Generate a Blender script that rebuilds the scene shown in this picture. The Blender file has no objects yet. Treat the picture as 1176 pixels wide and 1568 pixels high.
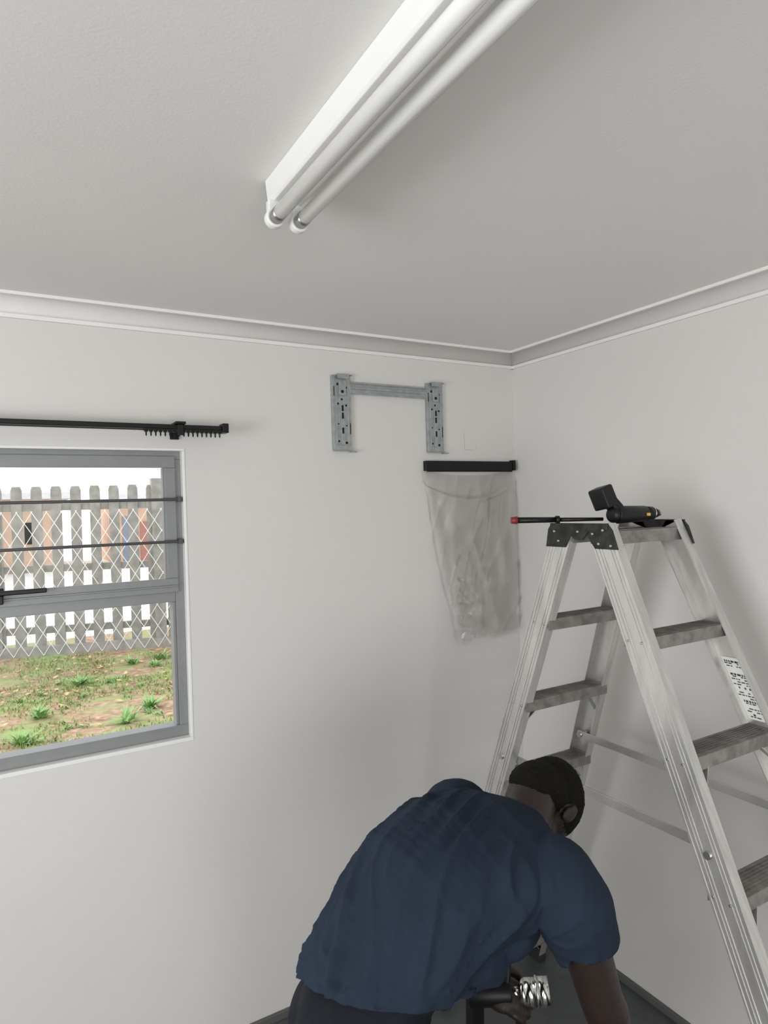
import bpy, bmesh, math, random
from mathutils import Vector, Matrix, noise
random.seed(7)
V=Vector
COL=bpy.context.scene.collection

# ------------------------------------------------------------------ materials
def mat(name, col, rough=.6, metal=0.0, noise_amt=0.0, nscale=8.0, bump=0.0, bscale=60.0, spec=.5, col2=None, stretch=None):
    m=bpy.data.materials.new(name); m.use_nodes=True
    nt=m.node_tree; b=nt.nodes['Principled BSDF']
    b.inputs['Roughness'].default_value=rough; b.inputs['Metallic'].default_value=metal
    b.inputs['Specular IOR Level'].default_value=spec
    b.inputs['Base Color'].default_value=(*col,1)
    tc=nt.nodes.new('ShaderNodeTexCoord'); src=tc.outputs['Object']
    if stretch:
        mp=nt.nodes.new('ShaderNodeMapping'); mp.inputs['Scale'].default_value=stretch
        nt.links.new(src,mp.inputs['Vector']); src=mp.outputs['Vector']
    if noise_amt>0 or col2:
        n=nt.nodes.new('ShaderNodeTexNoise'); n.inputs['Scale'].default_value=nscale; n.inputs['Detail'].default_value=5
        nt.links.new(src,n.inputs['Vector'])
        r=nt.nodes.new('ShaderNodeValToRGB')
        c2=col2 if col2 else tuple(max(0,c*(1-noise_amt)) for c in col)
        r.color_ramp.elements[0].position=.35; r.color_ramp.elements[1].position=.65
        r.color_ramp.elements[0].color=(*c2,1); r.color_ramp.elements[1].color=(*col,1)
        nt.links.new(n.outputs['Fac'],r.inputs['Fac']); nt.links.new(r.outputs['Color'],b.inputs['Base Color'])
    if bump>0:
        n2=nt.nodes.new('ShaderNodeTexNoise'); n2.inputs['Scale'].default_value=bscale; n2.inputs['Detail'].default_value=4
        nt.links.new(src,n2.inputs['Vector'])
        bp=nt.nodes.new('ShaderNodeBump'); bp.inputs['Strength'].default_value=bump; bp.inputs['Distance'].default_value=.01
        nt.links.new(n2.outputs['Fac'],bp.inputs['Height']); nt.links.new(bp.outputs['Normal'],b.inputs['Normal'])
    return m
M={}
M['wall']=mat('wall_paint',(.67,.655,.635),.75,noise_amt=.03,nscale=1.3,bump=.05,bscale=90,spec=.25)
M['ceil']=mat('ceiling_paint',(.77,.765,.745),.85,noise_amt=.03,nscale=2,bump=.04,bscale=150,spec=.2)
M['cornice']=mat('cornice_paint',(.80,.79,.77),.7,noise_amt=.02,spec=.25)
M['floor']=mat('floor_vinyl',(.085,.09,.095),.55,noise_amt=.2,nscale=14,bump=.05)
M['base']=mat('baseboard_paint',(.11,.11,.11),.6,noise_amt=.1)
M['frame']=mat('window_aluminium',(.24,.245,.25),.45,metal=.2,noise_amt=.06,nscale=20)
M['bar']=mat('burglar_bar_paint',(.08,.08,.085),.45,noise_amt=.1)
M['white']=mat('white_enamel',(.80,.80,.78),.35,noise_amt=.02)
M['tube']=mat('tube_glass',(.88,.88,.86),.12,noise_amt=.01)
M['black']=mat('black_plastic',(.008,.008,.009),.4,noise_amt=.2,spec=.3)
M['blackm']=mat('black_metal',(.015,.015,.016),.4,metal=.3,noise_amt=.2,spec=.3)
M['galv']=mat('galvanised_steel',(.42,.45,.45),.42,metal=.6,noise_amt=.2,nscale=45,bump=.03)
M['alu']=mat('ladder_aluminium',(.66,.655,.63),.33,metal=.7,noise_amt=.17,nscale=1.0,bump=.03,bscale=2.0,stretch=(80,25,3.0))
M['alup']=mat('bar_aluminium',(.56,.555,.53),.35,metal=.65,noise_amt=.2,nscale=12)
M['aluin']=mat('ladder_tread_aluminium',(.31,.295,.275),.48,metal=.5,noise_amt=.4,nscale=30,bump=.1,bscale=90)
M['cap']=mat('ladder_cap_steel',(.05,.05,.05),.45,metal=.6,noise_amt=.5,nscale=40)
M['rivet']=mat('rivet_steel',(.5,.5,.48),.35,metal=.9,noise_amt=.2)
M['rubber']=mat('rubber_foot',(.02,.02,.02),.8,noise_amt=.2)
M['chrome']=mat('chrome_steel',(.8,.79,.77),.16,metal=1,noise_amt=.12,nscale=60)
M['red']=mat('red_plastic',(.22,.02,.018),.4,noise_amt=.1)
M['yellow']=mat('yellow_plastic',(.75,.45,.08),.4,noise_amt=.1)
M['label']=mat('paper_label',(.85,.85,.82),.6)
M['ink']=mat('label_ink',(.05,.05,.05),.7,noise_amt=.1)
M['hole']=mat('dark_recess',(.01,.01,.01),.9,noise_amt=.1)
M['pencil']=mat('pencil_mark',(.4,.4,.4),.9,noise_amt=.1)
M['skin']=mat('dark_skin',(.022,.012,.009),.5,noise_amt=.2,nscale=30,bump=.08,bscale=180)
M['hair']=mat('black_hair',(.005,.0045,.004),.85,noise_amt=.4,nscale=120,bump=.6,bscale=260,spec=.2)
M['eye']=mat('eye_white',(.6,.57,.5),.2,noise_amt=.02)
M['shirt']=mat('navy_tshirt',(.019,.028,.046),.9,nscale=5,noise_amt=.2,bump=.12,bscale=240,spec=.12)
M['pants']=mat('dark_trousers',(.008,.009,.014),.85,noise_amt=.25,bump=.2,bscale=120,spec=.2)
M['shoe']=mat('black_leather_boot',(.02,.017,.015),.5,noise_amt=.3,bump=.1)
M['concrete']=mat('pale_concrete',(.42,.41,.38),.9,noise_amt=.3,nscale=9,bump=.2)
M['wire']=mat('fence_wire',(.95,.95,.95),.5,noise_amt=.05)
M['blade']=mat('grass_blade',(.36,.48,.18),.8,col2=(.25,.36,.12),nscale=3,spec=.1)
M['weed']=mat('weed_leaf',(.38,.58,.25),.7,col2=(.24,.43,.15),nscale=6,spec=.2)
M['leaf']=mat('fallen_leaf',(.80,.62,.26),.8,col2=(.50,.34,.18),nscale=5)
M['road']=mat('pale_road',(.80,.79,.77),.9,noise_amt=.1,nscale=1)
M['facade']=mat('orange_facade',(.70,.48,.35),.85,noise_amt=.15,nscale=2)
M['doorb']=mat('blue_door_paint',(.25,.29,.36),.6,noise_amt=.1)
M['doorr']=mat('red_door_paint',(.45,.20,.15),.6,noise_amt=.1)
M['roof']=mat('pale_roof',(.75,.75,.75),.8,noise_amt=.1)
M['hedge']=mat('hedge_leaves',(.30,.42,.22),.8,col2=(.15,.24,.10),nscale=6,bump=.5)
m=mat('yard_ground',(.4,.2,.1),.95,spec=.1); nt=m.node_tree; b=nt.nodes['Principled BSDF']
tc=nt.nodes.new('ShaderNodeTexCoord')
n1=nt.nodes.new('ShaderNodeTexNoise'); n1.inputs['Scale'].default_value=1.5; n1.inputs['Detail'].default_value=9; n1.inputs['Roughness'].default_value=.65
n2=nt.nodes.new('ShaderNodeTexNoise'); n2.inputs['Scale'].default_value=14; n2.inputs['Detail'].default_value=7
r1=nt.nodes.new('ShaderNodeValToRGB'); r1.color_ramp.elements[0].color=(.33,.20,.13,1); r1.color_ramp.elements[1].color=(.58,.42,.31,1)
r1.color_ramp.elements[0].position=.35; r1.color_ramp.elements[1].position=.7
r2=nt.nodes.new('ShaderNodeValToRGB'); r2.color_ramp.elements[0].position=.47; r2.color_ramp.elements[1].position=.60
mx=nt.nodes.new('ShaderNodeMixRGB'); mx.inputs['Color2'].default_value=(.33,.40,.17,1)
for a in (n1,n2): nt.links.new(tc.outputs['Object'],a.inputs['Vector'])
nt.links.new(n2.outputs['Fac'],r1.inputs['Fac']); nt.links.new(n1.outputs['Fac'],r2.inputs['Fac'])
nt.links.new(r2.outputs['Color'],mx.inputs['Fac']); nt.links.new(r1.outputs['Color'],mx.inputs['Color1']); nt.links.new(mx.outputs['Color'],b.inputs['Base Color'])
M['yard']=m
# plastic film
m=bpy.data.materials.new('clear_plastic_film'); m.use_nodes=True; nt=m.node_tree; nt.nodes.clear()
out=nt.nodes.new('ShaderNodeOutputMaterial'); tr=nt.nodes.new('ShaderNodeBsdfTransparent'); tr.inputs['Color'].default_value=(.985,.978,.972,1)
tl=nt.nodes.new('ShaderNodeBsdfTranslucent'); tl.inputs['Color'].default_value=(.95,.93,.91,1)
df=nt.nodes.new('ShaderNodeBsdfDiffuse'); df.inputs['Color'].default_value=(.97,.95,.93,1)
mixd=nt.nodes.new('ShaderNodeMixShader'); mixd.inputs['Fac'].default_value=.75; nt.links.new(tl.outputs[0],mixd.inputs[1]); nt.links.new(df.outputs[0],mixd.inputs[2])
n=nt.nodes.new('ShaderNodeTexNoise'); n.inputs['Scale'].default_value=3; n.inputs['Detail'].default_value=3; n.inputs['Distortion'].default_value=1.0
rr=nt.nodes.new('ShaderNodeMapRange'); rr.inputs['From Min'].default_value=.35; rr.inputs['From Max'].default_value=.7; rr.inputs['To Min'].default_value=.04; rr.inputs['To Max'].default_value=.12
tc=nt.nodes.new('ShaderNodeTexCoord'); nt.links.new(tc.outputs['Object'],n.inputs['Vector']); nt.links.new(n.outputs['Fac'],rr.inputs['Value'])
gl=nt.nodes.new('ShaderNodeBsdfGlossy'); gl.inputs['Roughness'].default_value=.16
lw=nt.nodes.new('ShaderNodeFresnel'); lw.inputs['IOR'].default_value=1.42
ms=nt.nodes.new('ShaderNodeMixShader'); nt.links.new(rr.outputs['Result'],ms.inputs['Fac']); nt.links.new(tr.outputs[0],ms.inputs[1]); nt.links.new(mixd.outputs[0],ms.inputs[2])
ms2=nt.nodes.new('ShaderNodeMixShader'); nt.links.new(lw.outputs[0],ms2.inputs['Fac']); nt.links.new(ms.outputs[0],ms2.inputs[1]); nt.links.new(gl.outputs[0],ms2.inputs[2])
nt.links.new(ms2.outputs[0],out.inputs['Surface']); M['film']=m
# glass
m=bpy.data.materials.new('window_glass'); m.use_nodes=True; nt=m.node_tree; nt.nodes.clear()
out=nt.nodes.new('ShaderNodeOutputMaterial'); tr=nt.nodes.new('ShaderNodeBsdfTransparent'); gl=nt.nodes.new('ShaderNodeBsdfGlossy'); gl.inputs['Roughness'].default_value=.02
ms=nt.nodes.new('ShaderNodeMixShader'); ms.inputs['Fac'].default_value=.004
nt.links.new(tr.outputs[0],ms.inputs[1]); nt.links.new(gl.outputs[0],ms.inputs[2]); nt.links.new(ms.outputs[0],out.inputs['Surface']); M['glass']=m

# ------------------------------------------------------------------ helpers
def emit(bm,name,material,parent=None,smooth=False,bevel=0,seg=2):
    me=bpy.data.meshes.new(name); bm.normal_update(); bm.to_mesh(me); bm.free()
    o=bpy.data.objects.new(name,me); COL.objects.link(o)
    for mm in (material if isinstance(material,list) else [material]): me.materials.append(mm)
    if smooth:
        for p in me.polygons: p.use_smooth=True
    if bevel>0:
        md=o.modifiers.new('bevel','BEVEL'); md.width=bevel; md.segments=seg; md.limit_method='ANGLE'
    if parent: o.parent=parent
    return o
def empty(name):
    e=bpy.data.objects.new(name,None); e.empty_display_size=.1; COL.objects.link(e); return e
def abox(bm,lo,hi,mi=0):
    x0,y0,z0=lo; x1,y1,z1=hi
    vs=[bm.verts.new(p) for p in ((x0,y0,z0),(x1,y0,z0),(x1,y1,z0),(x0,y1,z0),(x0,y0,z1),(x1,y0,z1),(x1,y1,z1),(x0,y1,z1))]
    for q in ((0,3,2,1),(4,5,6,7),(0,1,5,4),(1,2,6,5),(2,3,7,6),(3,0,4,7)):
        fc=bm.faces.new([vs[i] for i in q]); fc.material_index=mi
def obox(bm,p0,p1,u,wu,wv,off_u=0,off_v=0,mi=0):
    p0=V(p0);p1=V(p1); d=(p1-p0).normalized(); u=V(u); u=(u-d*u.dot(d)).normalized(); v=d.cross(u).normalized()
    vs=[]
    for p in (p0,p1):
        for su,sv in ((-1,-1),(1,-1),(1,1),(-1,1)):
            vs.append(bm.verts.new(p+u*(off_u+su*wu/2)+v*(off_v+sv*wv/2)))
    for q in ((0,3,2,1),(4,5,6,7),(0,1,5,4),(1,2,6,5),(2,3,7,6),(3,0,4,7)):
        fc=bm.faces.new([vs[i] for i in q]); fc.material_index=mi
def rod(bm,p0,p1,r0,r1=None,n=16,mi=0,cap=True,smooth=True):
    r1=r0 if r1 is None else r1
    p0=V(p0);p1=V(p1); d=(p1-p0).normalized(); u=d.orthogonal().normalized(); v=d.cross(u)
    A=[];B=[]
    for i in range(n):
        a=2*math.pi*i/n; q=u*math.cos(a)+v*math.sin(a)
        A.append(bm.verts.new(p0+q*r0)); B.append(bm.verts.new(p1+q*r1))
    for i in range(n):
        j=(i+1)%n; fc=bm.faces.new((A[i],A[j],B[j],B[i])); fc.material_index=mi; fc.smooth=smooth
    if cap:
        f1=bm.faces.new(A[::-1]); f2=bm.faces.new(B); f1.material_index=mi; f2.material_index=mi
def box_obj(name,lo,hi,material,parent=None,bevel=0):
    bm=bmesh.new(); abox(bm,lo,hi); return emit(bm,name,material,parent,bevel=bevel)

XR,YB,ZC=1.924,2.18,2.42
XL,YF=-2.3,-2.7
WT=.16
# ------------------------------------------------------------------ room shell
wx0,wx1,wz0,wz1=-.50,.508,1.04,1.983
bm=bmesh.new()
abox(bm,(XL-WT,YB,0),(wx0,YB+WT,ZC)); abox(bm,(wx1,YB,0),(XR+WT,YB+WT,ZC))
abox(bm,(wx0,YB,0),(wx1,YB+WT,wz0)); abox(bm,(wx0,YB,wz1),(wx1,YB+WT,ZC))
emit(bm,'wall_back',M['wall'])
box_obj('wall_right',(XR,YF-WT,0),(XR+WT,YB,ZC),M['wall'])
lw0,lw1=-.9,.9
bm=bmesh.new()
abox(bm,(XL-WT,YF-WT,0),(XL,lw0,ZC)); abox(bm,(XL-WT,lw1,0),(XL,YB,ZC)); abox(bm,(XL-WT,lw0,0),(XL,lw1,.9)); abox(bm,(XL-WT,lw0,2.1),(XL,lw1,ZC))
emit(bm,'wall_left',M['wall'])
dx0,dx1,dz=-1.9,.7,2.15
bm=bmesh.new()
abox(bm,(XL,YF-WT,0),(dx0,YF,ZC)); abox(bm,(dx1,YF-WT,0),(XR,YF,ZC)); abox(bm,(dx0,YF-WT,dz),(dx1,YF,ZC))
emit(bm,'wall_rear',M['wall'])
box_obj('floor',(XL-WT,YF-WT,-.12),(XR+WT,YB+WT,0),M['floor'])
box_obj('ceiling',(XL-WT-.3,YF-WT-.3,ZC),(XR+WT+.3,YB+WT+.3,ZC+.12),M['ceil'])
prof=[(0,2.358),(.009,2.358),(.009,2.370)]
for i in range(9):
    a=math.pi/2*i/8; prof.append((.052-.043*math.cos(a),2.370+.041*math.sin(a)))
prof+=[(.062,2.411),(.062,ZC),(0,ZC)]
def cornice(name,a,b,inward):
    bm=bmesh.new(); R=[]
    for P in (a,b):
        R.append([bm.verts.new((P[0]+inward[0]*d,P[1]+inward[1]*d,z)) for d,z in prof])
    n=len(prof)
    for i in range(n):
        j=(i+1)%n; fc=bm.faces.new((R[0][i],R[0][j],R[1][j],R[1][i]))
        if 2<=i<=10: fc.smooth=True
    bm.faces.new(R[0]); bm.faces.new(R[1][::-1]); bmesh.ops.recalc_face_normals(bm,faces=bm.faces)
    return emit(bm,name,M['cornice'])
cornice('trim_1',(XL,YB),(XR,YB),(0,-1)); cornice('trim_2',(XR,YF),(XR,YB),(-1,0)); cornice('trim_3',(XL,YF),(XL,YB),(1,0))
box_obj('baseboard_back',(XL,YB-.012,0),(XR,YB,.028),M['base'],bevel=.003)
box_obj('baseboard_right',(XR-.012,YF,0),(XR,YB-.012,.028),M['base'],bevel=.003)

# ------------------------------------------------------------------ window
W=empty('window_1')
yf0,yf1=YB+.03,YB+.085
bm=bmesh.new()
abox(bm,(wx0,yf0,wz0+.040),(wx0+.032,yf1,wz1-.028)); abox(bm,(wx1-.032,yf0,wz0+.040),(wx1,yf1,wz1-.028))
abox(bm,(wx0,yf0,wz1-.028),(wx1,yf1,wz1)); abox(bm,(wx0,yf0,wz0),(wx1,yf1,wz0+.040))
abox(bm,(wx0+.032,yf0+.004,1.487),(wx1-.032,yf1-.002,1.530))
abox(bm,(wx1-.042,yf0+.008,wz0+.04),(wx1-.032,yf1-.003,1.487))
emit(bm,'frame',M['frame'],W,bevel=.0015)
bm=bmesh.new()
sx0,sx1=wx0+.026,wx1-.024
ys0,ys1=yf0-.010,yf0-.001
abox(bm,(sx0,ys0,1.566),(sx0+.034,ys1,1.927)); abox(bm,(sx1-.034,ys0,1.566),(sx1,ys1,1.927))
abox(bm,(sx0,ys0,1.927),(sx1,ys1,wz1-.018)); abox(bm,(sx0,ys0,1.520),(sx1,ys1,1.566))
abox(bm,(sx0+.002,ys0-.006,1.538),(sx1-.002,ys0,1.544))
emit(bm,'sash',M['frame'],W,bevel=.0015)
bm=bmesh.new()
abox(bm,(sx0+.034,ys0+.003,1.566),(sx0+.040,ys1+.02,1.927)); abox(bm,(sx1-.040,ys0+.003,1.566),(sx1-.034,ys1+.02,1.927))
emit(bm,'bead',M['frame'],W)
box_obj('glass_1',(sx0+.04,yf0+.012,1.566),(sx1-.04,yf0+.014,1.927),M['glass'],W)
box_obj('glass_2',(wx0+.032,yf0+.030,wz0+.04),(wx1-.042,yf0+.032,1.487),M['glass'],W)
bm=bmesh.new()
for z in (1.823,1.686):
    rod(bm,(wx0+.006,YB+.008,z),(wx1-.006,YB+.008,z),.0048)
    for x in (wx0+.016,wx1-.016): abox(bm,(x-.006,YB+.001,z-.008),(x+.006,YB+.020,z+.008))
emit(bm,'burglar_bars',M['bar'],W,bevel=.001)
bm=bmesh.new()
abox(bm,(-.045,ys0-.016,1.552),(-.012,ys0,1.577)); abox(bm,(-.038,ys0-.030,1.556),(.098,ys0-.016,1.570)); abox(bm,(-.030,ys0-.022,1.530),(-.014,ys0-.004,1.556))
emit(bm,'handle',M['black'],W,bevel=.003)
bm=bmesh.new()
abox(bm,(wx1-.005,YB-.002,wz0+.004),(wx1+.004,YB+.0295,wz1-.002)); abox(bm,(wx0-.004,YB-.002,wz1-.002),(wx1+.004,YB+.0295,wz1+.006)); abox(bm,(wx0-.004,YB-.002,wz0-.008),(wx1+.004,YB+.0295,wz0+.004))
emit(bm,'reveal_bead',M['white'],W,bevel=.0015)

# ------------------------------------------------------------------ curtain rail
C=empty('curtain_rail')
zr=2.047
bm=bmesh.new()
abox(bm,(-.66,2.088,zr-.007),(.612,2.110,zr+.008)); abox(bm,(-.66,2.134,zr-.006),(.60,2.150,zr+.008))
emit(bm,'rails',M['blackm'],C,bevel=.003)
bm=bmesh.new()
abox(bm,(.612,2.080,zr-.014),(.632,2.122,zr+.016)); abox(bm,(-.67,2.080,zr-.016),(-.648,2.122,zr+.018))
for x in (.48,-.52):
    abox(bm,(x-.016,2.078,zr+.009),(x+.016,2.18,zr+.017)); abox(bm,(x-.014,2.172,zr-.03),(x+.014,2.18,zr+.008)); abox(bm,(x-.010,2.080,zr-.026),(x+.008,2.087,zr+.008))
emit(bm,'brackets',M['black'],C,bevel=.002)
bm=bmesh.new()
for i in range(17):
    x=.375+i*.0142
    abox(bm,(x,2.092,zr-.016),(x+.009,2.108,zr-.011)); 
    c=V((x+.0045,2.100,zr-.021)); pr_=None
    for k in range(10):
        a=2*math.pi*k/10; p=c+V((0,math.cos(a)*.006,math.sin(a)*.007)); 
        if pr_: rod(bm,pr_,p,.0013,n=6)
        else: first=p
        pr_=p
    rod(bm,pr_,first,.0013,n=6)
abox(bm,(.372,2.084,zr-.011),(.615,2.116,zr-.007))
emit(bm,'runners',M['black'],C)

# ------------------------------------------------------------------ AC wall bracket
B=empty('air_conditioner_wall_bracket')
def plate(name,x0,x1,z0,z1):
    y=YB
    bm=bmesh.new(); w=x1-x0
    abox(bm,(x0+.003,y-.014,z0),(x1-.003,y-.011,z1))
    abox(bm,(x0,y-.014,z0),(x0+.003,y,z1)); abox(bm,(x1-.003,y-.014,z0),(x1,y,z1)); 
    abox(bm,(x0,y-.024,z0-.004),(x1,y-.011,z0-.0002)); abox(bm,(x1-.012,y-.03,z0-.008),(x1+.012,y-.011,z0-.004))
    abox(bm,(x0+w*.25,y-.026,z1),(x1+.004,y-.0115,z1+.003)); abox(bm,(x0+w*.22,y-.028,z1-.014),(x0+w*.85,y-.0262,z1+.003))
    abox(bm,(x0+w*.40,y-.019,z0+.018),(x0+w*.60,y-.0141,z0+.17)); abox(bm,(x0+w*.16,y-.017,z0+.015),(x0+w*.24,y-.0141,z1-.05)); abox(bm,(x0+w*.78,y-.017,z0+.015),(x0+w*.86,y-.0141,z1-.05))
    abox(bm,(x0+w*.33,y-.021,z1-.075),(x0+w*.70,y-.0141,z1-.02))
    emit(bm,name,M['galv'],B,bevel=.001)
    bm=bmesh.new()
    for fx,fz,r in ((.3,.88,.005),(.75,.84,.004),(.5,.78,.006),(.3,.62,.004),(.72,.60,.004),(.30,.12,.004),(.7,.1,.005),(.5,.68,.004),(.3,.35,.003),(.72,.33,.003)):
        p=(x0+w*fx,y-.0145 if not(.33<fx<.7 and fz>.7) else y-.0215,z0+(z1-z0)*fz); rod(bm,p,(p[0],p[1]+.002,p[2]),r,n=12)
    for zz in (.22,.42,.52): 
        abox(bm,(x0+w*.45,y-.0196,z0+(z1-z0)*zz),(x0+w*.55,y-.018,z0+(z1-z0)*zz+.022))
    abox(bm,(x0+w*.08,y-.0146,z0+.20),(x0+w*.12,y-.013,z0+.235)); abox(bm,(x0+w*.90,y-.0146,z0+.06),(x0+w*.94,y-.013,z0+.10))
    emit(bm,name+'_slots',M['hole'],B)
plate('plate_1',1.046,1.124,1.992,2.268); plate('plate_2',1.462,1.540,1.992,2.266)
bm=bmesh.new()
abox(bm,(1.124,YB-.012,2.202),(1.462,YB-.009,2.246)); abox(bm,(1.124,YB-.018,2.240),(1.462,YB-.0121,2.246)); abox(bm,(1.124,YB-.018,2.202),(1.462,YB-.0121,2.207)); abox(bm,(1.124,YB-.016,2.220),(1.462,YB-.0121,2.230))
emit(bm,'crossbar',M['galv'],B,bevel=.001)
S=empty('black_wall_batten')
bm=bmesh.new(); abox(bm,(1.445,YB-.022,1.916),(1.890,YB,1.956)); abox(bm,(1.890,YB-.028,1.918),(1.904,YB,1.962)); emit(bm,'batten',M['black'],S,bevel=.002)
bm=bmesh.new(); abox(bm,(1.450,YB-.024,1.912),(1.888,YB-.018,1.9155)); emit(bm,'lip',M['black'],S)
bm=bmesh.new(); abox(bm,(1.652,YB-.0006,2.005),(1.6532,YB,2.075)); abox(bm,(1.652,YB-.0006,2.0035),(1.70,YB,2.005)); abox(bm,(1.712,YB-.0006,2.012),(1.7132,YB,2.02)); emit(bm,'pencil_marks',M['pencil'])

# plastic bag sheet
bm=bmesh.new(); nx,nz=120,180; grid=[]
for j in range(nz+1):
    t=j/nz; row=[]
    xl=1.425+(1.555-1.425)*t**1.1+.006*math.sin(t*9); xr=1.888+.014*t
    for i in range(nx+1):
        s=i/nx; x=xl+(xr-xl)*s
        zb=1.240-.02*math.sin(s*3.0)+(-.04*(1-abs(s-.1)/.1) if s<.2 else 0)+.012*noise.noise(V((s*9,3,1)))
        zt=1.918-.022*math.sin(math.pi*s)**.8
        z=zt+(zb-zt)*t
        rid=lambda q:max(0,1-abs(noise.noise(q))*4)
        w=noise.noise(V((x*5,z*4,2.2)))*.010
        w+=.007*rid(V((x*7+z*2,z*2,5)))+.0045*rid(V((x*16-z*4,z*4,9)))
        crumple=max(0,min(1,(t-.5)*3))*max(0,1-abs(s-.22)*2.6)
        w+=.014*crumple*rid(V((x*20,z*22,4)))+.006*crumple*noise.noise(V((x*50,z*50,4)))
        sag=1.865-.07*math.sin(math.pi*min(1,max(0,s)))**.7
        w+=.010*math.exp(-((z-sag)/.008)**2)
        edge=min(s,1-s); w+=.006*math.exp(-(edge/.02)**2)
        y=YB-.010-max(-.006,w)*(.4+.6*min(1,t*6))-.010*t
        row.append(bm.verts.new((x,min(y,YB-.003),z)))
    grid.append(row)
for j in range(nz):
    for i in range(nx):
        fc=bm.faces.new((grid[j][i],grid[j+1][i],grid[j+1][i+1],grid[j][i+1])); fc.smooth=True
emit(bm,'plastic_bag',M['film'])

# ------------------------------------------------------------------ fluorescent fixture
L=empty('fluorescent_ceiling_light')
ly0,ly1=-.32,1.215
bm=bmesh.new()
pf=[(.456,ZC),(.460,ZC-.040),(.465,ZC-.045),(.520,ZC-.045),(.525,ZC-.040),(.530,ZC)]
R=[[bm.verts.new((x,y,z)) for x,z in pf] for y in (ly0,ly1)]
for i in range(len(pf)):
    j=(i+1)%len(pf); bm.faces.new((R[0][i],R[0][j],R[1][j],R[1][i]))
bm.faces.new(R[0]); bm.faces.new(R[1]); bmesh.ops.recalc_face_normals(bm,faces=bm.faces)
emit(bm,'housing',M['white'],L,bevel=.0015)
tz=2.343; txs=(.467,.517)
bm=bmesh.new()
for tx in txs: rod(bm,(tx,ly0+.05,tz),(tx,ly1-.05,tz),.0135,n=32)
emit(bm,'tubes',M['tube'],L)
bm=bmesh.new()
for tx in txs:
    for a,b_ in ((ly0+.025,ly0+.05),(ly1-.05,ly1-.025)): rod(bm,(tx,a,tz),(tx,b_,tz),.0139,n=32)
emit(bm,'tube_caps',M['rivet'],L)
bm=bmesh.new()
for tx in txs:
    for y in (ly0+.015,ly1-.015):
        rod(bm,(tx,y-.009,tz),(tx,y+.009,tz),.018,n=28); abox(bm,(tx-.013,y-.008,tz+.004),(tx+.013,y+.008,ZC-.044))
emit(bm,'lampholders',M['white'],L,bevel=.002)

# ------------------------------------------------------------------ ladder
LD=empty('aluminium_step_ladder')
ZT=1.700
def xn(z): return 1.366-.052*(ZT-z)
def xf(z): return 1.662+.056*(ZT-z)
def yA(z): return 1.352+.350*(ZT-z)
def yB_(z): return 1.222-.445*(ZT-z)
bm=bmesh.new()
def rail(xfn,yfn,inx,ztop=1.705,zbot=.03):
    p0=V((xfn(ztop),yfn(ztop),ztop)); p1=V((xfn(zbot),yfn(zbot),zbot)); d=(p1-p0).normalized()
    wdir=V((0,1,0)); wdir=(wdir-d*wdir.dot(d)).normalized()
    n=d.cross(wdir).normalized()
    if n.x*inx<0: n=-n
    def slab(cu,cv,wu,wv):
        vs=[]
        for p in (p0,p1):
            for su,sv in ((-1,-1),(1,-1),(1,1),(-1,1)): vs.append(bm.verts.new(p+wdir*(cu+su*wu/2)+n*(cv+sv*wv/2)))
        for q in ((0,3,2,1),(4,5,6,7),(0,1,5,4),(1,2,6,5),(2,3,7,6),(3,0,4,7)): bm.faces.new([vs[i] for i in q])
    slab(0,0,.072,.003)
    slab(-.0345,.0145,.003,.026); slab(.0345,.0145,.003,.026)
    for c in (-.0335,-.022,-.013,.013,.022,.0335): slab(c,-.0024,.0050,.0018)
rail(xn,yA,1); rail(xn,yB_,1); rail(xf,yA,-1); rail(xf,yB_,-1)
bmesh.ops.recalc_face_normals(bm,faces=bm.faces)
emit(bm,'rails',M['alu'],LD)
bm=bmesh.new()
zs=[1.437,1.177,.914,.652,.390,.135]
for yf in (yA,yB_):
    for z in zs:
        x0,x1,y=xn(z)+.002,xf(z)-.002,yf(z)
        abox(bm,(x0,y-.034,z-.003),(x1,y+.034,z)); abox(bm,(x0,y-.037,z-.032),(x1,y-.034,z)); abox(bm,(x0,y+.034,z-.032),(x1,y+.037,z))
        for k in range(-3,4): abox(bm,(x0+.02,y+k*.009-.0012,z),(x1-.02,y+k*.009+.0012,z+.0016))
emit(bm,'treads',M['aluin'],LD)
bm=bmesh.new()
for yf in (yA,yB_):
    z=ZT-.004; y=yf(z); x0,x1=xn(z)+.002,xf(z)-.002
    abox(bm,(x0,y-.033,z-.003),(x1,y+.033,z)); abox(bm,(x0,y-.036,z-.034),(x1,y-.033,z)); abox(bm,(x0,y+.033,z-.034),(x1,y+.036,z))
emit(bm,'top_treads',M['aluin'],LD)
bm=bmesh.new()
for yf in (yA,yB_):
    for z in zs[1:]:
        for xfn,s in ((xn,1),(xf,-1)):
            a=(xfn(z)+s*.085,yf(z)-.02,z-.012); zz=z-.10; b_=(xfn(zz)+s*.004,yf(zz)-.02,zz)
            obox(bm,a,b_,(0,1,0),.016,.003)
zsp=.985
def spread(x,zA,zB):
    obox(bm,(x,yA(zA)+.01,zA),(x,yB_(zB)-.01,zB),(0,0,1),.024,.004)
spread(xn(zsp)+.032,.975,.985); spread(xf(zsp)-.032,.985,.985)
emit(bm,'spreaders_and_braces',M['alup'],LD,bevel=.0008)
bm=bmesh.new()
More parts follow.
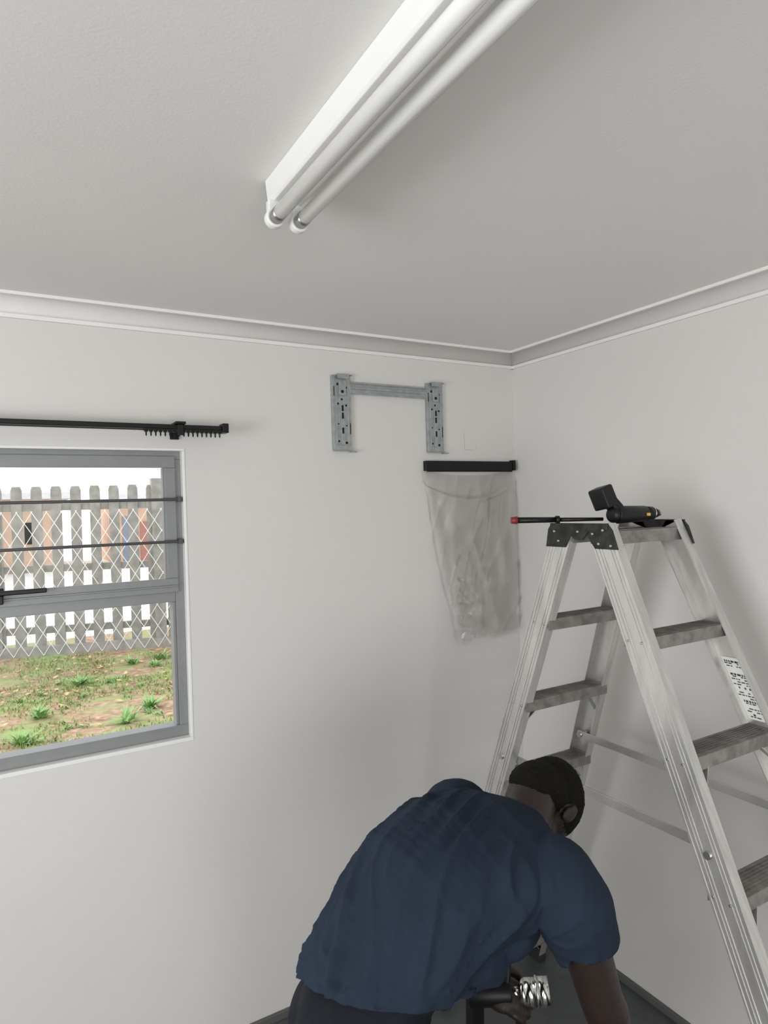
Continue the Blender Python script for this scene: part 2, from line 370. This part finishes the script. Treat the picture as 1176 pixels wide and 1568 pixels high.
for yf in (yA,yB_):
    for z in zs:
        for xfn,s in ((xn,-1),(xf,1)):
            for dy in (-.02,.02): rod(bm,(xfn(z)+s*.001,yf(z)+dy,z-.014),(xfn(z)+s*.006,yf(z)+dy,z-.014),.0045,.003,n=10)
    for xfn,s in ((xn,-1),(xf,1)):
        rod(bm,(xfn(zsp)-s*.040,yf(zsp),zsp),(xfn(zsp)+s*.009,yf(zsp),zsp),.009,n=14)
emit(bm,'rivets',M['rivet'],LD)
bm=bmesh.new(); bmr=bmesh.new()
for xfn,s in ((xn,-1),(xf,1)):
    xo=xfn(ZT)+s*.0055
    def poly(pts,th=.004):
        a=[bm.verts.new((xo,y,z)) for y,z in pts]; b2=[bm.verts.new((xo+s*th,y,z)) for y,z in pts]
        bm.faces.new(a); bm.faces.new(b2[::-1])
        for i in range(len(pts)):
            j=(i+1)%len(pts); bm.faces.new((a[i],b2[i],b2[j],a[j]))
    poly([(1.325,1.716),(1.392,1.716),(1.404,1.700),(1.414,1.650),(1.340,1.650),(1.312,1.690)])
    poly([(1.245,1.716),(1.186,1.716),(1.172,1.700),(1.155,1.650),(1.232,1.650),(1.262,1.690)])
    poly([(1.186,1.718),(1.392,1.718),(1.392,1.700),(1.330,1.696),(1.300,1.672),(1.272,1.672),(1.250,1.696),(1.186,1.700)],.007)
    for (y,z) in ((1.375,1.695),(1.36,1.668),(1.20,1.70),(1.235,1.690),(1.215,1.664),(1.287,1.695),(1.175,1.66)):
        rod(bmr,(xo+s*.003,y,z),(xo+s*.010,y,z),.0038,.003,n=12)
bmesh.ops.recalc_face_normals(bm,faces=bm.faces)
emit(bm,'hinge_caps',M['cap'],LD,bevel=.001); emit(bmr,'cap_rivets',M['rivet'],LD)
bm=bmesh.new()
for xfn in (xn,xf):
    for yf in (yA,yB_):
        x,y=xfn(.02),yf(.02); s=1 if xfn is xn else -1
        abox(bm,(x-.006 if s>0 else x-.030,y-.042,0),(x+.030 if s>0 else x+.006,y+.042,.05))
emit(bm,'feet',M['rubber'],LD,bevel=.004)
bm=bmesh.new()
za,zb=1.345,1.190
def stp(z,du,o=.0034): return V((xf(z)-o,yB_(z)+du,z))
bm.faces.new([bm.verts.new(stp(*q)) for q in ((za,-.028),(za,.028),(zb,.028),(zb,-.028))]); emit(bm,'sticker',M['label'],LD)
bm=bmesh.new()
for i in range(22):
    z=za-.008-i*.0066
    if i in (3,4,11,17): continue
    u0=-.024
    while u0<.02:
        ln=.003+random.random()*.010
        if random.random()<.75:
            h_=.0028 if i%5 else .0052
            bm.faces.new([bm.verts.new(stp(*q)) for q in ((z,u0,.0042),(z,min(.025,u0+ln),.0042),(z-h_,min(.025,u0+ln),.0042),(z-h_,u0,.0042))])
        u0+=ln+.0025
emit(bm,'sticker_print',M['ink'],LD)

# ------------------------------------------------------------------ tools on ladder
T=empty('cordless_drill')
bm=bmesh.new()
zb_=1.738
rod(bm,(1.44,1.235,zb_),(1.565,1.235,zb_),.025,.022,n=24)
rod(bm,(1.425,1.235,zb_),(1.44,1.235,zb_),.018,.025,n=24)
obox(bm,(1.455,1.235,zb_+.01),(1.425,1.255,zb_+.055),(0,1,0),.036,.030)
obox(bm,(1.432,1.252,zb_+.020),(1.414,1.262,zb_+.076),(0,1,0),.056,.044)
emit(bm,'body',M['black'],T,bevel=.006,seg=3)
bm=bmesh.new(); rod(bm,(1.565,1.235,zb_),(1.590,1.235,zb_),.0205,.019,n=24); rod(bm,(1.593,1.235,zb_),(1.618,1.235,zb_),.018,.011,n=24); emit(bm,'chuck',M['blackm'],T)
bm=bmesh.new(); rod(bm,(1.590,1.235,zb_),(1.593,1.235,zb_),.0195,n=24); rod(bm,(1.618,1.235,zb_),(1.626,1.235,zb_),.009,n=16); emit(bm,'chuck_ring',M['chrome'],T)
bm=bmesh.new(); abox(bm,(1.545,1.209,zb_-.006),(1.556,1.213,zb_+.002)); emit(bm,'switch',M['yellow'],T)
T2=empty('long_screwdriver')
pa,pb=V((1.205,1.385,1.731)),V((1.425,1.262,1.727)); dd=(pb-pa)
bm=bmesh.new(); rod(bm,pa+dd*.05,pa+dd*.48,.0085,.0075,n=16); rod(bm,pa+dd*.48,pa+dd*.52,.011,.011,n=16); rod(bm,pa+dd*.52,pb,.006,.005,n=12); emit(bm,'shaft',M['black'],T2)
bm=bmesh.new(); rod(bm,pa-dd*.01,pa+dd*.06,.009,.011,n=16); emit(bm,'end_cap',M['red'],T2)

# ------------------------------------------------------------------ man
ICO=None
def ico():
    global ICO
    if ICO is None:
        b=bmesh.new(); bmesh.ops.create_icosphere(b,subdivisions=3,radius=1); b.verts.ensure_lookup_table()
        ICO=([v.co.copy() for v in b.verts],[[v.index for v in f.verts] for f in b.faces]); b.free()
    return ICO
class Blob:
    def __init__(s): s.v=[]; s.f=[]
    def ell(s,c,r,R=None):
        vs,fs=ico(); o=len(s.v); c=V(c)
        for p in vs:
            q=V((p.x*r[0],p.y*r[1],p.z*r[2]))
            if R: q=R@q
            s.v.append(c+q)
        s.f+= [[i+o for i in f] for f in fs]
    def chain(s,pts,step=.3,sy=1.0,R=None,sc=None):
        for (a,ra),(b,rb) in zip(pts[:-1],pts[1:]):
            a=V(a);b=V(b); L_=(b-a).length; n=max(2,int(L_/(min(ra,rb)*step))+1)
            for i in range(n+1):
                t=i/n; r=ra+(rb-ra)*t; rr=(r,r,r) if sc is None else (r*sc[0],r*sc[1],r*sc[2])
                s.ell(a+(b-a)*t,rr,R)
    def build(s,name,material,voxel,parent,smooth_it=4,disp=None):
        me=bpy.data.meshes.new(name+'_src'); me.from_pydata([tuple(p) for p in s.v],[],s.f)
        o=bpy.data.objects.new(name,me); COL.objects.link(o)
        md=o.modifiers.new('r','REMESH'); md.mode='VOXEL'; md.voxel_size=voxel; md.use_smooth_shade=True
        if smooth_it:
            ms=o.modifiers.new('s','SMOOTH'); ms.factor=.5; ms.iterations=smooth_it
        dg=bpy.context.evaluated_depsgraph_get(); dg.update()
        nm=bpy.data.meshes.new_from_object(o.evaluated_get(dg)); o.modifiers.clear(); o.data=nm; nm.name=name
        bpy.data.meshes.remove(me)
        if disp:
            nr=[v.normal.copy() for v in nm.vertices]
            for v,n_ in zip(nm.vertices,nr): v.co+=n_*disp(v.co,n_)
        nm.materials.clear(); nm.materials.append(material)
        for p in nm.polygons: p.use_smooth=True
        o.parent=parent
        return o
P=empty('man_bending_over')
st=[((.545,1.10,.780),(.45,.89),.125,.172),
    ((.580,1.10,.865),(.52,.85),.122,.168),
    ((.635,1.10,.945),(.68,.73),.120,.170),
    ((.705,1.10,1.005),(.85,.52),.125,.180),
    ((.790,1.10,1.035),(.97,.24),.125,.192),
    ((.865,1.10,1.045),(1.0,.0),.112,.198),
    ((.920,1.10,1.040),(1.0,-.05),.092,.185),
    ((.965,1.11,1.042),(1.0,.0),.074,.110),
    ((.985,1.12,1.045),(1.0,.05),.068,.080)]
sh=Blob()
for a,b in zip(st[:-1],st[1:]):
    for i in range(6):
        t=i/6
        c=V(a[0]).lerp(V(b[0]),t); d=V((a[1][0],0,a[1][1])).lerp(V((b[1][0],0,b[1][1])),t).normalized()
        hd=a[2]+(b[2]-a[2])*t; hw=a[3]+(b[3]-a[3])*t
        Y=V((0,1,0)); N=d.cross(Y).normalized()
        R=Matrix((d,Y,N)).transposed()
        sh.ell(c,(.05 if c.x<.95 else .035,hw,hd),R)
for x,z,r in ((.68,.875,.10),(.75,.915,.10),(.83,.945,.095),(.64,.83,.09)):
    sh.ell((x,1.10,z),(r,.150,r*.9))
RS=[((.905,.945,1.040),.084),((.925,.916,1.000),.076),((.945,.912,.945),.067),((.962,.912,.885),.061)]
LS=[((.905,1.260,1.040),.086),((.925,1.290,1.000),.078),((.943,1.305,.945),.070),((.955,1.310,.885),.064)]
sh.chain(RS); sh.chain(LS)
def rdg(q,k): return max(0,1-abs(noise.noise(q))*k)
def fold(p,n_):
    w=.0
    back=max(0,min(1,(n_.z+.05)/.5))*max(0,min(1,(.92-p.x)/.14))
    s=p.x*.8+p.z*.6
    yy=(p.y-1.1)*(1-.35*(p.x-.6))
    q=V((s*3.2,yy*18-s*8+1.0*noise.noise(p*5),3.3))
    w+=.011*back*rdg(q,3.0)**1.4
    q=V((s*6.0,yy*38-s*14,7.7)); w+=.0025*back*rdg(q,3.0)
    w+=.006*noise.noise(V((p.x*8,p.y*9,p.z*9)))
    hem=max(0,1-abs((p.x-.52)*.35+(p.z-.92)*.93)/.10)
    w+=.011*hem*rdg(V((p.x*14+p.z*8,p.y*17,p.z*14)),3.0)+.004*hem*noise.noise(V((p.x*30,p.y*34,p.z*30)))
    fl=max(0,-n_.y)*max(0,min(1,(.93-p.x)/.1))
    w+=.010*fl*rdg(V((p.x*8-p.z*10,p.y*3,p.z*3+p.x*4)),3.2)
    ap=math.exp(-((p.x-.88)**2+(abs(p.y-1.1)-.17)**2+(p.z-.97)**2)/.008)
    w+=.008*ap*rdg(V((p.x*22,p.y*8,p.z*20-p.x*14)),3.0)
    return w
shirt=sh.build('tshirt',M['shirt'],.005,P,6,fold)
def cut(o,co,no,cond=None):
    bm=bmesh.new(); bm.from_mesh(o.data)
    geom=[g for g in list(bm.verts)+list(bm.edges)+list(bm.faces)]
    if cond:
        fs=[f for f in bm.faces if cond(f.calc_center_median())]; es=set(e for f in fs for e in f.edges); vs=set(v for f in fs for v in f.verts)
        geom=list(vs)+list(es)+fs
    bmesh.ops.bisect_plane(bm,geom=geom,plane_co=co,plane_no=no,clear_outer=True)
    bm.to_mesh(o.data); bm.free()
cut(shirt,V((.470,1.12,.895)),V((-.22,-.28,-.93)),lambda c: c.x<.84)
cut(shirt,V((.958,.908,.935)),V((.15,.0,-.99)),lambda c: c.x>.888 and c.y<1.02 and c.z<.96)
cut(shirt,V((.955,1.31,.905)),V((.15,.0,-.99)),lambda c: c.x>.875 and c.y>1.19 and c.z<.95)
md=shirt.modifiers.new('thick','SOLIDIFY'); md.thickness=.003; md.offset=-1
pt=Blob()
for c,r in (((.550,1.10,.80),(.112,.160,.095)),((.575,1.10,.87),(.100,.155,.085)),((.600,1.08,.92),(.09,.145,.06)),((.545,1.10,.76),(.125,.170,.08))): pt.ell(c,r)
pt.chain([((.545,1.015,.76),.100),((.615,.99,.47),.070),((.555,.975,.13),.058)]); pt.chain([((.545,1.185,.76),.100),((.615,1.22,.47),.070),((.555,1.235,.13),.058)])
pt.build('trousers',M['pants'],.008,P,4,lambda p,n_: .005*noise.noise(V((p.x*14,p.y*14,p.z*22)))+.004*noise.noise(V((p.x*30,p.y*30,p.z*9))))
for i,y in enumerate((.972,1.238)):
    s_=Blob(); s_.chain([((.545,y,.11),.046),((.550,y,.06),.048)]); s_.chain([((.535,y,.045),.042),((.64,y,.045),.046),((.725,y,.040),.038)],sc=(1,.95,.9))
    for x in (.53,.58,.63,.68,.73): s_.ell((x,y,.015),(.05,.045,.014))
    o=s_.build('boot_%d'%(i+1),M['shoe'],.006,P,3)
def hand(bl,w,fd,pn,side,curl=1.0):
    fd=V(fd).normalized(); pn=V(pn); pn=(pn-fd*pn.dot(fd)).normalized(); sd=V(side); sd=(sd-fd*sd.dot(fd)-pn*sd.dot(pn)).normalized()
    R=Matrix((sd,fd,pn)).transposed(); w=V(w)
    bl.chain([(w,.027),(w+fd*.03,.026)],sc=(1,1,.8),R=R)
    bl.ell(w+fd*.055,(.040,.048,.016),R); bl.ell(w+fd*.045+sd*.02+pn*.006,(.018,.03,.016),R)
    for k,(o_,ln) in enumerate(((.030,.074),(.010,.082),(-.010,.077),(-.029,.060))):
        base=w+fd*.092+sd*o_
        a=0; p=base; pts=[(w+fd*.06+sd*o_*.8,.0095),(p,.0096)]
        for seg,(fr,ang) in enumerate(((.42,30),(.32,50),(.26,40))):
            a+=math.radians(ang*curl); p=p+(fd*math.cos(a)+pn*math.sin(a))*ln*fr; pts.append((p,.0088-.0008*seg))
        bl.chain(pts,step=.35)
    t0=w+fd*.025+sd*.028+pn*.004; t1=t0+(fd*.6+sd*.65+pn*.35).normalized()*.04; t2=t1+(fd*.8+sd*.1+pn*.6*curl).normalized()*.032; t3=t2+(fd*.7-sd*.2+pn*.7*curl).normalized()*.025
    bl.chain([(t0,.013),(t1,.0115),(t2,.010),(t3,.0085)],step=.35)
ar=Blob(); ar.chain([((.925,.912,.99),.050),((.985,.910,.80),.043),((1.003,.914,.765),.044),((1.040,.932,.69),.039),((1.095,.985,.545),.026)])
hand(ar,(1.095,.985,.545),(.30,.25,-.9),(-.5,.85,.05),(.8,.4,.3),.9)
ar.build('right_arm',M['skin'],.0042,P,3)
al=Blob(); al.chain([((.925,1.290,.99),.050),((.965,1.315,.79),.043),((.960,1.312,.755),.041),((.950,1.280,.70),.036),((.935,1.235,.650),.027)])
hand(al,(.935,1.235,.650),(.55,-.75,-.2),(.55,.25,-.8),(.5,.3,.6),1.15)
al.build('left_arm',M['skin'],.0042,P,3)
HC=V((1.078,1.160,1.062))
U=V((.93,.22,-.14)).normalized(); F=V((-.16,.02,-1.0)); F=(F-U*F.dot(U)).normalized(); Rr=F.cross(U).normalized()
HR=Matrix((Rr,F,U)).transposed()
def hp(x,y,z): return HC+HR@V((x,y,z))
hd=Blob()
hd.ell(hp(0,-.008,.025),(.074,.094,.086),HR); hd.ell(hp(0,.025,-.040),(.058,.062,.062),HR); hd.ell(hp(0,.045,-.075),(.040,.038,.030),HR)
hd.ell(hp(0,.050,.010),(.060,.040,.030),HR)
hd.chain([(hp(0,.088,.008),.009),(hp(0,.108,-.022),.013)],step=.3); hd.ell(hp(.013,.094,-.028),(.010,.011,.009),HR); hd.ell(hp(-.013,.094,-.028),(.010,.011,.009),HR)
hd.ell(hp(0,.080,-.052),(.025,.014,.007),HR); hd.ell(hp(0,.078,-.064),(.022,.014,.008),HR)
for s in (-1,1):
    hd.ell(hp(s*.076,-.008,-.008),(.008,.018,.028),HR); hd.ell(hp(s*.079,-.014,.000),(.007,.014,.020),HR); hd.ell(hp(s*.040,.062,-.020),(.020,.020,.022),HR)
    hd.ell(hp(s*.032,.082,.022),(.020,.010,.007),HR)
hd.chain([(hp(0,-.035,-.045),.058),(V((.965,1.11,1.045)),.060),(V((.92,1.10,1.04)),.060)],step=.25)
hd.build('head',M['skin'],.0042,P,3)
hr=Blob(); hr.ell(hp(0,-.012,.031),(.078,.096,.086),HR); hr.ell(hp(0,-.045,-.022),(.070,.060,.066),HR); hr.ell(hp(0,-.055,-.055),(.055,.048,.045),HR)
hair=hr.build('hair',M['hair'],.0045,P,2,lambda p,n_: .0022*noise.noise(p*220))
bm=bmesh.new()
for s in (-1,1):
    bmesh.ops.create_uvsphere(bm,u_segments=16,v_segments=10,radius=.012,matrix=Matrix.Translation(hp(s*.031,.078,.006)))
emit(bm,'eyes',M['eye'],P,smooth=True)
D=empty('hammer_drill_with_core_bit')
ax=V((.70,-.50,.05)).normalized(); g=V((.985,1.180,.640))
bm=bmesh.new()
rod(bm,g-ax*.10,g+ax*.0,.030,.026,n=24); obox(bm,g-ax*.085,g-ax*.085+V((.02,.03,-.12)),(0,1,0),.034,.032)
rod(bm,g-ax*.01+V((0,0,.02)),g-ax*.01+V((.03,.02,.125)),.0075,n=12); rod(bm,g-ax*.01+V((.03,.02,.10)),g-ax*.01+V((.045,.03,.15)),.011,.009,n=12)
emit(bm,'body',M['black'],D,bevel=.004)
bm=bmesh.new(); rod(bm,g,g+ax*.018,.014,n=20); rod(bm,g+ax*.018,g+ax*.03,.020,.029,n=32); rod(bm,g+ax*.03,g+ax*.055,.029,n=32); rod(bm,g+ax*.055,g+ax*.06,.033,n=32); rod(bm,g+ax*.06,g+ax*.085,.031,n=32)
emit(bm,'core_bit',M['chrome'],D)

# ------------------------------------------------------------------ outside
GZ=-.01
bm=bmesh.new(); abox(bm,(-14,YB+WT,GZ-.1),(18,10.6,GZ)); emit(bm,'yard_ground',M['yard'])
bm=bmesh.new(); abox(bm,(-40,10.6,GZ-.12),(50,60,GZ-.02)); emit(bm,'road_ground',M['road'])
bm=bmesh.new(); abox(bm,(-14,-14,GZ-.1),(18,YF-WT,GZ)); emit(bm,'patio_ground',M['road'])
FN=empty('concrete_palisade_fence')
fd=V((1.0,-.29,0)).normalized(); f0=V((-.11,9.72,0)); fn=V((-fd.y,fd.x,0))
bm=bmesh.new()
for k in range(-30,46):
    c=f0+fd*(k*.235); w=.062; h=2.17+.01*math.sin(k*3.1)
    a=c-fd*w; b2=c+fd*w
    pts=[(a,GZ),(b2,GZ),(b2,h-.05),(c+fd*.045,h),(c-fd*.045,h),(a,h-.05)]
    r1_=[bm.verts.new((p.x,p.y,z)) for p,z in pts]; r2_=[bm.verts.new((p.x+fn.x*.04,p.y+fn.y*.04,z)) for p,z in pts]
    bm.faces.new(r1_); bm.faces.new(r2_[::-1])
    for i in range(6):
        j=(i+1)%6; bm.faces.new((r1_[i],r2_[i],r2_[j],r1_[j]))
bmesh.ops.recalc_face_normals(bm,faces=bm.faces)
emit(bm,'pickets',M['concrete'],FN)
bm=bmesh.new()
for z,h in ((1.90,.09),(1.10,.09),(.30,.09)):
    obox(bm,f0-fd*7+fn*.07+V((0,0,z)),f0+fd*11+fn*.07+V((0,0,z)),(0,0,1),h,.06)
obox(bm,f0-fd*7+V((0,0,.03))-fn*.05,f0+fd*11+V((0,0,.03))-fn*.05,(0,0,1),.16,.10)
for kk in range(-3,6):
    p=f0+fd*(kk*2.0+1.95); obox(bm,p+V((0,0,GZ)),p+V((0,0,2.25)),(1,0,0),.14,.12)
emit(bm,'rails',M['concrete'],FN)
bm=bmesh.new()
q=.175; H=1.85
for i in range(-50,70):
    for s in (1,-1):
        a=f0+fd*(i*q)-fn*(.10+.003*s)
        obox(bm,a,a+fd*(s*H*.62)+V((0,0,H)),fn,.0075,.0075)
emit(bm,'chain_link',M['wire'],FN)
LW=empty('lawn')
bm=bmesh.new()
def blade(x,y,h,w,lean,az,mi=0):
    d=V((math.cos(az),math.sin(az),0)); n=V((-d.y,d.x,0)); b0=V((x,y,GZ))
    v=[bm.verts.new(b0-n*w),bm.verts.new(b0+n*w)]
    m1=b0+d*lean*.4+V((0,0,h*.6)); v+= [bm.verts.new(m1+n*w*.8),bm.verts.new(m1-n*w*.8)]
    tp=bm.verts.new(b0+d*lean+V((0,0,h)))
    f1=bm.faces.new((v[0],v[1],v[2],v[3])); f2=bm.faces.new((v[3],v[2],tp)); f1.material_index=mi; f2.material_index=mi
def fence_y(x): return 9.72-.29*(x+.11)-.22
for i in range(30000):
    x=random.uniform(-1.6,3.6); y=random.uniform(4.2,9.6)
    if y>fence_y(x): continue
    dens=noise.noise(V((x*.9,y*.9,3)))+.5*noise.noise(V((x*3,y*3,8)))+ (.16 if y<6.4 else -.04)+random.uniform(-.12,.12)
    if dens<.03: continue
    blade(x,y,random.uniform(.015,.045),random.uniform(.003,.007),random.uniform(.0,.05),random.uniform(0,6.28))
emit(bm,'grass',M['blade'],LW)
bm=bmesh.new()
wd=[(.05,5.9),(.30,5.5),(.85,6.0),(.55,5.35),(1.1,6.3),(-.1,5.4),(.62,7.6),(1.25,8.3),(1.45,8.0),(1.6,8.35),(.2,6.6),(1.3,5.7),(-.3,6.4),(.9,5.2),(.0,5.1),(.15,5.25)]
for i in range(60): wd.append((random.uniform(-.8,2.4),random.uniform(4.8,8.6)))
for k,(x,y) in enumerate(wd):
    S_=random.uniform(.7,1.15) if k<16 else random.uniform(.2,.45)
    for j in range(34):
        az=random.uniform(0,6.28); blade(x+random.uniform(-.04,.04),y+random.uniform(-.04,.04),random.uniform(.03,.12)*S_,.012*S_,random.uniform(.08,.2)*S_,az)
emit(bm,'weeds',M['weed'],LW)
bm=bmesh.new()
for i in range(420):
    x=random.uniform(-1.2,3.0); y=random.uniform(7.2,9.3) if random.random()<.65 else random.uniform(5,9.3); a=random.uniform(0,6.28); s=random.uniform(.015,.04); c=V((x,y,GZ+.02+random.uniform(0,.02)))
    if y>fence_y(x)-.05: continue
    d=V((math.cos(a),math.sin(a),random.uniform(-.2,.4)))*s; n=V((-math.sin(a),math.cos(a),random.uniform(-.3,.3)))*s*.55
    bm.faces.new([bm.verts.new(p) for p in (c-d,c-d*.2+n,c+d,c-d*.2-n)])
emit(bm,'fallen_leaves',M['leaf'],LW)
BD=empty('distant_house')
bm=bmesh.new(); abox(bm,(-3,24,-.1),(1.4,30,2.35)); abox(bm,(3.4,25,-.1),(4.6,30,2.3)); emit(bm,'walls',M['facade'],BD)
bm=bmesh.new(); abox(bm,(-3.5,23.5,2.35),(1.9,30.5,2.55)); abox(bm,(3.2,24.6,2.3),(4.9,30.5,2.5)); emit(bm,'roof',M['roof'],BD)
bm=bmesh.new()
for x in (-2.3,.5): abox(bm,(x,23.97,.9),(x+.5,24.0,1.6))
emit(bm,'windows',M['hole'],BD)
bm=bmesh.new(); abox(bm,(-.9,23.96,0),(-.3,24.0,1.7)); abox(bm,(3.6,24.96,0),(4.1,25.0,1.7)); emit(bm,'doors_blue',M['doorb'],BD)
bm=bmesh.new(); abox(bm,(-1.5,23.96,0),(-1.1,24.0,1.5)); abox(bm,(4.2,24.96,0),(4.5,25.0,1.5)); emit(bm,'doors_red',M['doorr'],BD)
hb=Blob()
for i in range(26):
    x=-6+random.random()*4.2; hb.ell((x,19+random.random()*2,1.2+random.random()*1.4),(.9,.9,.8))
hb.ell((-5,20,.6),(1.5,1.5,.9))
me=bpy.data.meshes.new('hedge'); me.from_pydata([tuple(p+V((noise.noise(p*3),noise.noise(p*3+V((9,0,0))),noise.noise(p*3+V((0,9,0)))))*.35) for p in hb.v],[],hb.f); me.materials.append(M['hedge'])
o=bpy.data.objects.new('hedge',me); COL.objects.link(o)

# ------------------------------------------------------------------ light
w=bpy.data.worlds.new('overcast_sky'); bpy.context.scene.world=w; w.use_nodes=True
bg=w.node_tree.nodes['Background']; bg.inputs['Color'].default_value=(.94,.97,1,1); bg.inputs['Strength'].default_value=1.6
def area(name,loc,rot,sx,sy,e,col=(1,1,1)):
    l=bpy.data.lights.new(name,'AREA'); l.shape='RECTANGLE'; l.size=sx; l.size_y=sy; l.energy=e; l.color=col
    o=bpy.data.objects.new(name,l); o.location=loc; o.rotation_euler=rot; COL.objects.link(o); return o
area('patio_daylight',((dx0+dx1)/2,YF-.02,1.1),(math.radians(116),0,0),2.3,1.9,52,(1,.985,.955))
area('side_window_daylight',(XL-.02,.05,1.5),(math.radians(100),0,math.radians(-90)),1.6,1.1,60,(.98,.985,1))
s=bpy.data.lights.new('hazy_sun','SUN'); s.energy=2.4; s.angle=math.radians(30); so=bpy.data.objects.new('hazy_sun',s); COL.objects.link(so)
so.rotation_euler=V((.50,-.75,-.50)).to_track_quat('-Z','Y').to_euler()

# ------------------------------------------------------------------ camera
cam=bpy.data.cameras.new('camera'); co=bpy.data.objects.new('camera',cam); COL.objects.link(co)
cam.sensor_fit='HORIZONTAL'; cam.sensor_width=36; cam.lens=36*1414/1659; cam.clip_start=.02
fw=V((.5,.8660254,-.0085)).normalized(); up=V((.866*.03,-.5*.03,1)); rt=fw.cross(up).normalized(); up=rt.cross(fw).normalized()
mw=Matrix((rt,up,-fw)).transposed().to_4x4(); mw.translation=V((0,0,1.78)); co.matrix_world=mw
bpy.context.scene.camera=co
vs=bpy.context.scene.view_settings; vs.view_transform='Standard'; vs.look='None'; vs.exposure=0; vs.gamma=1
